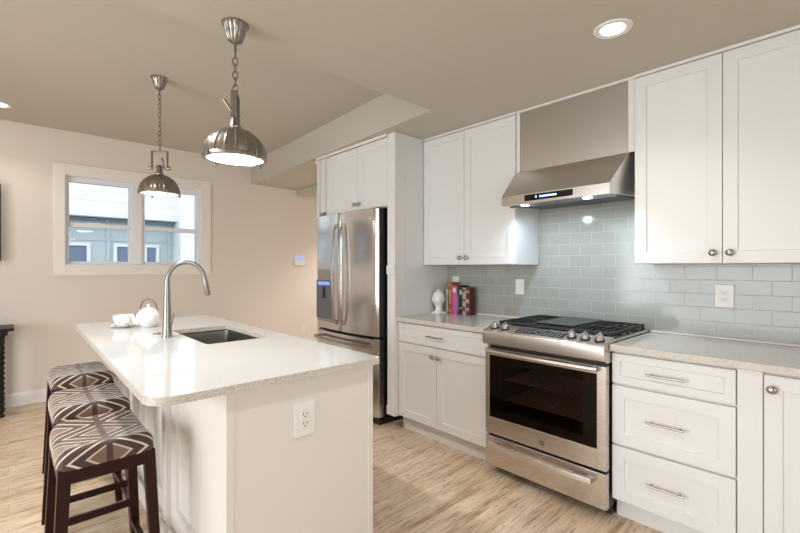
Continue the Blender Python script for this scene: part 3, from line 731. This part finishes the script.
# ------------------------------------------------------------------ outlets, switches, thermostat
def plate(label, x, z, y=YW - .0125, kind='outlet', w=.072, h=.118):
    t = thing('wall_outlet' if kind == 'outlet' else 'light_switch', label, kind, (x, y, z))
    MB().box(x - w / 2, x + w / 2, y - .006, y, z - h / 2, z + h / 2).build('cover_plate', M_plate, t, .002)
    MB().box(x - .0165, x + .0165, y - .0085, y - .006, z - .033, z + .033).build('insert', M_plate, t, .001)
    if kind == 'outlet':
        for dz in (-.017, .017):
            g = MB(); g.box(x - .008, x - .0055, y - .009, y - .0084, z + dz - .003, z + dz + .006); g.box(x + .0055, x + .008, y - .009, y - .0084, z + dz - .003, z + dz + .006)
            g.cyl((x, y - .0084, z + dz - .009), (x, y - .009, z + dz - .009), .0028, seg=10); g.build('socket_slots', M_slot, t)
    else:
        MB().box(x - .010, x + .010, y - .012, y - .0085, z - .022, z + .022).build('rocker', M_plate, t, .002)
    return t
plate('white outlet on the backsplash right of the stove', -.508, 1.152, w=.085, h=.125)
plate('white light switch on the backsplash just left of the stove', -1.784, 1.160, kind='light switch', w=.075)
plate('white outlet on the backsplash behind the tops of the books', -2.422, 1.172)
# on the island end, facing +x
X = bx1; oy, oz = .850, .722
t = thing('wall_outlet', 'white outlet with a deep cover plate on the end of the island', 'outlet', (X, oy, oz))
MB().box(X, X + .007, oy - .044, oy + .044, oz - .066, oz + .066).build('cover_plate', M_plate, t, .002)
MB().box(X + .007, X + .0095, oy - .018, oy + .018, oz - .036, oz + .036).build('insert', M_plate, t, .001)
for dz in (-.018, .018):
    g = MB(); g.box(X + .0094, X + .010, oy - .009, oy - .006, oz + dz - .003, oz + dz + .007); g.box(X + .0094, X + .010, oy + .006, oy + .009, oz + dz - .003, oz + dz + .007)
    g.cyl((X + .0094, oy, oz + dz - .009), (X + .010, oy, oz + dz - .009), .003, seg=10); g.build('socket_slots', M_slot, t)
t = thing('thermostat', 'white wall thermostat with a small blue screen left of the fridge', 'thermostat', (W, 3.03, 1.405))
MB().box(W, W + .028, 2.955, 3.105, 1.335, 1.475).build('housing', M_plate, t, .005)
MB().box(W + .028, W + .029, 2.985, 3.085, 1.405, 1.455).build('screen', M_lcd, t)
t = thing('wall_outlet', 'white outlet low on the beige wall beside the fridge', 'outlet', (W, 3.09, .43))
MB().box(W, W + .006, 3.055, 3.125, .37, .49).build('cover_plate', M_plate, t, .002)
MB().box(W + .006, W + .009, 3.073, 3.107, .395, .465).build('insert', M_plate, t, .001)

# ------------------------------------------------------------------ bust and books
t = thing('bust_bookend', 'white plaster head bookend on the counter left of the books', 'bookend', (-2.455, 2.72, .9145))
g = MB(); g.box(-2.492, -2.398, 2.66, 2.753, .9145, .932); g.build('base', M_plaster, t, .004)
bx, by = -2.445, 2.705
g = MB(); g.lathe([(.040, .0), (.038, .006), (.028, .012), (.025, .028), (.027, .042), (.030, .056)], (bx, by, .932), 24); g.build('neck', M_plaster, t)
# head looks toward the room (-y and +x)
g = MB(); seg = 32; rg = 24; fdv = Vector((.75, -.66, 0)).normalized(); sd = Vector((-fdv.y, fdv.x, 0)); rs = []
HC = Vector((bx, by, 1.042))
for i in range(rg + 1):
    th = pi * (i + .02) / (rg + .04); zz = -cos(th); r = sin(th) ** .72; ring = []
    for k in range(seg):
        a = 2 * pi * k / seg; f = cos(a); s_ = sin(a)
        jaw = 1 - .26 * max(0, -zz) ** 1.2
        rf = .058 * r * jaw; rsd = .053 * r * (1 - .3 * max(0, -zz))
        ext = 0
        ff = max(0, f) ** 8
        if -.45 < zz < .12: ext += .014 * ff ** 3 * (1 - abs((zz + .25) / .3)) if abs(zz + .25) < .3 else 0
        if abs(zz + .58) < .12: ext += .005 * ff * (1 - abs(zz + .58) / .12)
        if abs(zz - .16) < .12: ext += .003 * ff
        if abs(zz - .0) < .12: ext -= .005 * (max(0, f) ** 2) * (abs(s_) > .25) * (1 - abs(zz) / .12)
        if zz > .25 or f < -.1: ext += .003 + .0022 * sin(11 * a) * sin(9 * th)
        p = HC + fdv * (f * rf + (ext if f > 0 else -ext) * abs(f)) + sd * s_ * (rsd + ext * .3) + Vector((0, 0, zz * .070)); ring.append(tuple(p))
    rs.append(ring)
g.rings(rs); g.build('head', M_plaster, t)
g = MB(); g.sphere(tuple(HC + Vector((0, 0, .068)) - fdv * .008), .020, .020, .013, 16, 8); g.build('topknot', M_plaster, t)
for s_ in (-1, 1):
    c = HC + sd * .052 * s_ + Vector((0, 0, -.008)); g = MB(); g.sphere(tuple(c), .007, .007, .020, 10, 8); g.build('ear', M_plaster, t)

def book(label, x0, x1, h, depth, colr, lines, y=2.80, page=(.82, .78, .68)):
    t = thing('book', label, 'book', ((x0 + x1) / 2, y, .9145), 'books on the left counter')
    m = flat('book_cloth', colr, .5, bump=.1, bscale=200)
    g = MB(); z0 = .9145; z1 = z0 + h; c = .0022
    g.box(x0, x0 + c, y, y + depth, z0, z1); g.box(x1 - c, x1, y, y + depth, z0, z1)
    n = 6; g.prism_z([(x0 + (x1 - x0) * k / n, y - .004 * sin(pi * k / n)) for k in range(n + 1)] + [(x1, y + .003), (x0, y + .003)], z0, z1)
    g.build('cover', m, t)
    MB().box(x0 + c, x1 - c, y + .003, y + depth - .004, z0 + .003, z1 - .003).build('pages', flat('paper', page, .8), t)
    if lines:
        pm = flat('spine_print', lines[0], .5)
        for za, zb in lines[1]: MB().box(x0 + (x1 - x0) * .18, x1 - (x1 - x0) * .18, y - .0052, y - .0025, z0 + h * za, z0 + h * zb).build('spine_panel', pm, t)
    return t
by_ = 2.80
book('slim white book at the left end, next to the white head', -2.440, -2.420, .205, .10, (.80, .78, .70), None, 2.795)
book('tall rust brown book, highest in the row of books', -2.418, -2.374, .268, .105, (.36, .13, .05), ((.52, .30, .16), [(.06, .12), (.3, .75), (.88, .93)]), by_)
book('bright pink book third from the left in the counter row', -2.372, -2.322, .235, .10, (.72, .10, .34), ((.85, .62, .70), [(.78, .93)]), by_)
book('navy blue book between the pink book and the black one', -2.320, -2.297, .242, .10, (.02, .035, .08), ((.10, .25, .38), [(.10, .65)]), by_)
book('black book with a pale top band on its spine', -2.295, -2.262, .238, .10, (.015, .015, .018), ((.55, .50, .40), [(.70, .86), (.2, .24)]), by_)
book('cream and brown patterned book near the right end of the row', -2.260, -2.226, .225, .10, (.48, .40, .32), ((.12, .06, .05), [(.12, .3), (.5, .58), (.85, .95)]), by_)
book('dark red and black book at the right end of the row', -2.224, -2.186, .230, .072, (.09, .02, .02), ((.62, .30, .28), [(.15, .26), (.42, .58), (.8, .88)]), by_)

# ------------------------------------------------------------------ bar stools
def make_stool():
    t = thing('bar_stool', 'dark wooden stool with a brown lattice patterned saddle seat, nearest the camera', 'stool', (0, 0, 0), 'saddle stools along the island')
    L, Wd = .20, .153; zb = .606; nx, ny = 28, 16; rs = []
    def prof(u, v):   # u,v in -1..1
        z = .658 + .024 * (abs(u) ** 2.2)
        return z
    # superellipse-edged cushion: rings from bottom outward and up
    g = MB(); levels = 10
    def outline(k, N=64):
        a = 2 * pi * k / N; c, s_ = cos(a), sin(a); ex = .22
        return math.copysign(abs(c) ** ex, c), math.copysign(abs(s_) ** ex, s_)
    for lv in range(levels + 1):
        ph = lv / levels * pi / 2
        sc = 1.0 - .045 * (1 - cos(ph)) if lv < levels else .955
        ring = []
        for k in range(64):
            u, v = outline(k)
            ins = .030 * (1 - cos(ph))
            x = u * (L - ins); y = v * (Wd - ins); zt = prof(x / L, 0) - .004 * 0
            ring.append((x, y, zb + (zt - zb) * (.25 + .75 * sin(ph)) if lv else zb))
        rs.append(ring)
    for f in (.85, .7, .55, .4, .25, .1):
        ring = []
        for k in range(64):
            u, v = outline(k); x = u * (L - .030) * f; y = v * (Wd - .030) * f
            ring.append((x, y, prof(x / L, 0) + .005 * (1 - f)))
        rs.append(ring)
    g.rings(rs); g.build('seat_cushion', M_fabric, t)
    g = MB(); a, b_, h0, h1 = L - .008, Wd - .006, .556, .608; th = .02
    g.box(-a, a, -b_, -b_ + th, h0, h1); g.box(-a, a, b_ - th, b_, h0, h1); g.box(-a, -a + th, -b_, b_, h0, h1); g.box(a - th, a, -b_, b_, h0, h1)
    g.box(-a + th, a - th, -b_ + th, b_ - th, h1 - .012, h1)
    g.build('apron', M_wood, t, .002)
    for sx in (-1, 1):
        for sy in (-1, 1):
            g = MB(); xt, yt = sx * (a - .018), sy * (b_ - .018); xb, yb_ = sx * (a + .004), sy * (b_ + .012)
            hw = .0195
            r1 = [(xt + i * hw, yt + j * hw, .607) for i, j in ((-1, -1), (1, -1), (1, 1), (-1, 1))]; r0 = [(xb + i * .016, yb_ + j * .016, 0) for i, j in ((-1, -1), (1, -1), (1, 1), (-1, 1))]
            g.rings([r0, r1]); g.build('leg', M_wood, t, .003)
    for sx in (-1, 1):
        MB().box(sx * (a - .008) - .010, sx * (a - .008) + .010, -b_ + .01, b_ - .01, .235, .262).build('stretcher', M_wood, t, .002)
    for sy in (-1, 1):
        MB().box(-a + .01, a - .01, sy * (b_ - .003) - .010, sy * (b_ - .003) + .010, .150, .177).build('stretcher', M_wood, t, .002)
    return t
st = make_stool()
for i, (x, y, lb) in enumerate(((-2.055, .272, None), (-2.635, .298, 'dark wooden stool with a brown lattice patterned saddle seat, middle one of three'), (-3.33, .332, 'dark wooden stool with a brown lattice patterned saddle seat, farthest, by the window wall'))):
    o = st if i == 0 else copy_tree(st); o.location = (x, y, 0)
    if lb: o['label'] = lb

# ------------------------------------------------------------------ pendants
def pendant(label, x, y, ztop, zyoke, zdome, zrim, rot):
    t = thing('pendant_lamp', label, 'pendant lamp', (x, y, ztop), 'ribbed nickel pendant lamps over the island')
    g = MB(); g.lathe([(.058, 0), (.058, -.005), (.050, -.011), (.042, -.04), (.032, -.074), (.019, -.084), (.008, -.088)], (x, y, ztop), 48, rib=-.08, ribn=12); g.build('canopy', M_pend, t)
    g = MB(); g.cyl((x, y, ztop - .08), (x, y, ztop - .125), .006, seg=10); g.build('stem', M_pend, t)
    g = MB(); z = ztop - .12; i = 0; n = max(3, round((z - zyoke - .006) / .033)); st_ = (z - zyoke - .006) / n
    for i in range(n):
        zc = z - st_ * (i + .5); a0 = rot + (pi / 2 if i % 2 else 0); hl = st_ * .5 + .0045
        g.tube([(x + 0.0105 * cos(a) * cos(a0), y + .0105 * cos(a) * sin(a0), zc + hl * sin(a)) for a in [2 * pi * k / 14 for k in range(14)]], .003, 6, closed=True)
    g.build('chain', M_pend, t)
    u = Vector((cos(rot), sin(rot), 0)); C = Vector((x, y, 0)); Z = lambda v: Vector((0, 0, v))
    g = MB(); hw = .054; zp = zdome + .045
    g.tube([C + Z(zyoke + .008 * sin(a)) + u * .010 * cos(a) for a in [pi * 2 * k / 12 for k in range(12)]], .003, 6, closed=True)
    v_ = Vector((-u.y, u.x, 0))
    g.bar(C - u * hw + Z(zyoke - .008), C + u * hw + Z(zyoke - .008), .028, .006)
    for s_ in (-1, 1): g.bar(C + u * hw * s_ + Z(zyoke - .006), C + u * hw * s_ + Z(zp - .012), .026, .006, ref=tuple(u))
    g.build('yoke', M_pend, t, .001)
    g = MB()
    g.cyl(C - u * .075 + Z(zp), C + u * .075 + Z(zp), .006, seg=12)
    for s_ in (-1, 1): g.cyl(C + u * .056 * s_ + Z(zp), C + u * .074 * s_ + Z(zp), .012, seg=14)
    g.build('pivot_bolt', M_pend, t)
    g = MB(); g.tube([C + u * .030 + Z(zp - .005), C + u * .036 - v_ * .02 + Z(zp + .03), C + u * .036 - v_ * .042 + Z(zp + .065)], [.007, .005, .007], 10); g.build('lever', M_pend, t)
    g = MB(); g.lathe([(.026, 0), (.028, .012), (.020, .022), (.018, .058), (.024, .064), (.012, .075)], (x, y, zdome - .008), 24); g.build('socket_cap', M_pend, t)
    R = .131; H = zdome - zrim; prof = []
    for k in range(15):
        a = radians(90 - 86 * k / 14 - 2); prof.append((R * cos(a) , zrim + H * sin(a)))
    prof = [(max(r, .015), z) for r, z in prof]
    inner = [(r - .004, z - .003) for r, z in prof[::-1]]
    g = MB(); g.lathe(prof, (x, y, 0), 144, cap=False, rib=.03, ribn=18); g.lathe(inner, (x, y, 0), 48, cap=False); sh = g.build('shade', M_pend, t)
    g = MB(); g.lathe([(R - .006, .004), (R + .004, .006), (R + .007, 0), (R + .004, -.008), (R - .010, -.010), (R - .012, -.004), (R - .006, .004)], (x, y, zrim), 64, cap=False); g.build('rim', M_pend, t)
    for k in range(4):
        g = MB(); a = pi / 4 + rot + k * pi / 2; p = C + Vector((cos(a), sin(a), 0)) * (R + .009) + Z(zrim); g.cyl(p + Z(-.013), p + Z(.008), .0055, seg=10); g.sphere(tuple(p + Z(-.015)), .0065, seg=10, rg=6)
        g.build('rim_screw', M_pend, t)
    MB().lathe([(R - .009, .001), (R - .010, -.004), (R - .05, -.012), (.012, -.017), (.002, -.0175)], (x, y, zrim), 48).build('diffuser', M_diff, t)
    ld = bpy.data.lights.new('pendant_light', 'AREA'); ld.shape = 'DISK'; ld.size = .2; ld.energy = 1.8; ld.color = (1, .94, .86)
    lo = bpy.data.objects.new('pendant_light', ld); COL.objects.link(lo); lo.location = (x, y, zrim - .025)
pendant('ribbed nickel dome pendant on a short chain, nearer and higher in the photo', -1.893, .745, ZL, 2.088, 1.934, 1.800, radians(-28))
pendant('ribbed nickel dome pendant on a long chain before the window, the farther one', -3.435, .803, ZH, 2.158, 1.982, 1.848, radians(52))

# ------------------------------------------------------------------ recessed lights and added fill lights
def downlight(label, x, y, z, e=18, group=None):
    t = thing('recessed_light', label, 'ceiling light', (x, y, z), group)
    MB().lathe([(.055, -.0005), (.052, -.004), (.078, -.006), (.082, -.002), (.082, -.0005)], (x, y, z), 40, cap=False).build('trim_ring', M_trim, t)
    MB().lathe([(.053, -.0008), (.05, -.0028)], (x, y, z), 32).build('lens', M_bulb, t)
    ld = bpy.data.lights.new('downlight', 'SPOT'); ld.spot_size = radians(125); ld.spot_blend = .75; ld.shadow_soft_size = .05; ld.energy = e * 4.2; ld.color = (1, .965, .925)
    lo = bpy.data.objects.new('downlight', ld); COL.objects.link(lo); lo.location = (x, y, z - .012)
downlight('glowing recessed light in the kitchen ceiling above the range hood', -.762, 2.02, ZL, 4)
downlight('glowing recessed light at the left edge of the photo, over the window wall', -4.90, -.06, ZH, 3)
downlight('recessed light in the kitchen ceiling, outside the frame near the island end', -.75, .75, ZL, 6.5)
downlight('recessed light in the kitchen ceiling, outside the frame at the far right', 1.0, 1.7, ZL, 1.5)
downlight('recessed light in the kitchen ceiling, behind the camera', .7, -1.0, ZL, 3)
downlight('recessed light in the high ceiling left of the island, outside the frame', -3.6, -1.2, ZH, 7)
downlight('added fill light in the high ceiling above the bar stools, outside the frame', -2.4, .12, ZH, 28)  # no known lamp here; added to fill the aisle and lower cabinet doors
downlight('unseen fill light added in the hall ceiling, hidden behind the bulkhead', -4.4, 3.9, ZL, 27)  # unseen lamp, added to brighten the beige wall beside the fridge

# ------------------------------------------------------------------ television and console at the left edge
t = thing('television', 'flat black television on the wall at the left edge, above the console table', 'television', (W, -.6, 1.7))
MB().box(W + .002, W + .03, -.95, -.25, 1.5, 1.95).build('wall_mount', M_black, t)
MB().box(W + .03, W + .07, -1.24, -.052, 1.365, 2.075).build('frame', M_black, t, .004)
MB().box(W + .07, W + .0715, -1.225, -.067, 1.385, 2.06).build('screen', M_blackgloss, t)
t = thing('console_table', 'black carved wooden console table at the left edge under the television', 'table', (-5.2, -.6, 0))
MB().box(W + .022, -5.03, -1.28, .037, .752, .778).build('tabletop', M_ebony, t, .006)
MB().box(W + .03, -5.05, -1.24, -.005, .715, .752).build('apron', M_ebony, t, .004)
for y in (-.055, -1.19):
    for x in (-5.085, -5.33):
        pr = [(.030, 0), (.034, .012), (.024, .03)]
        for k in range(14): z = .06 + k * .046; pr += [(.022, z - .020), (.031, z - .008), (.033, z), (.031, z + .008)]
        pr += [(.022, .69), (.036, .70), (.036, .716)]
        MB().lathe(pr, (x, y, 0), 20).build('leg', M_ebony, t)
MB().box(-5.34, -5.07, -1.2, -.05, .10, .125).build('shelf', M_ebony, t, .004)

for o in bpy.data.objects:
    if '_o' in o: del o['_o']
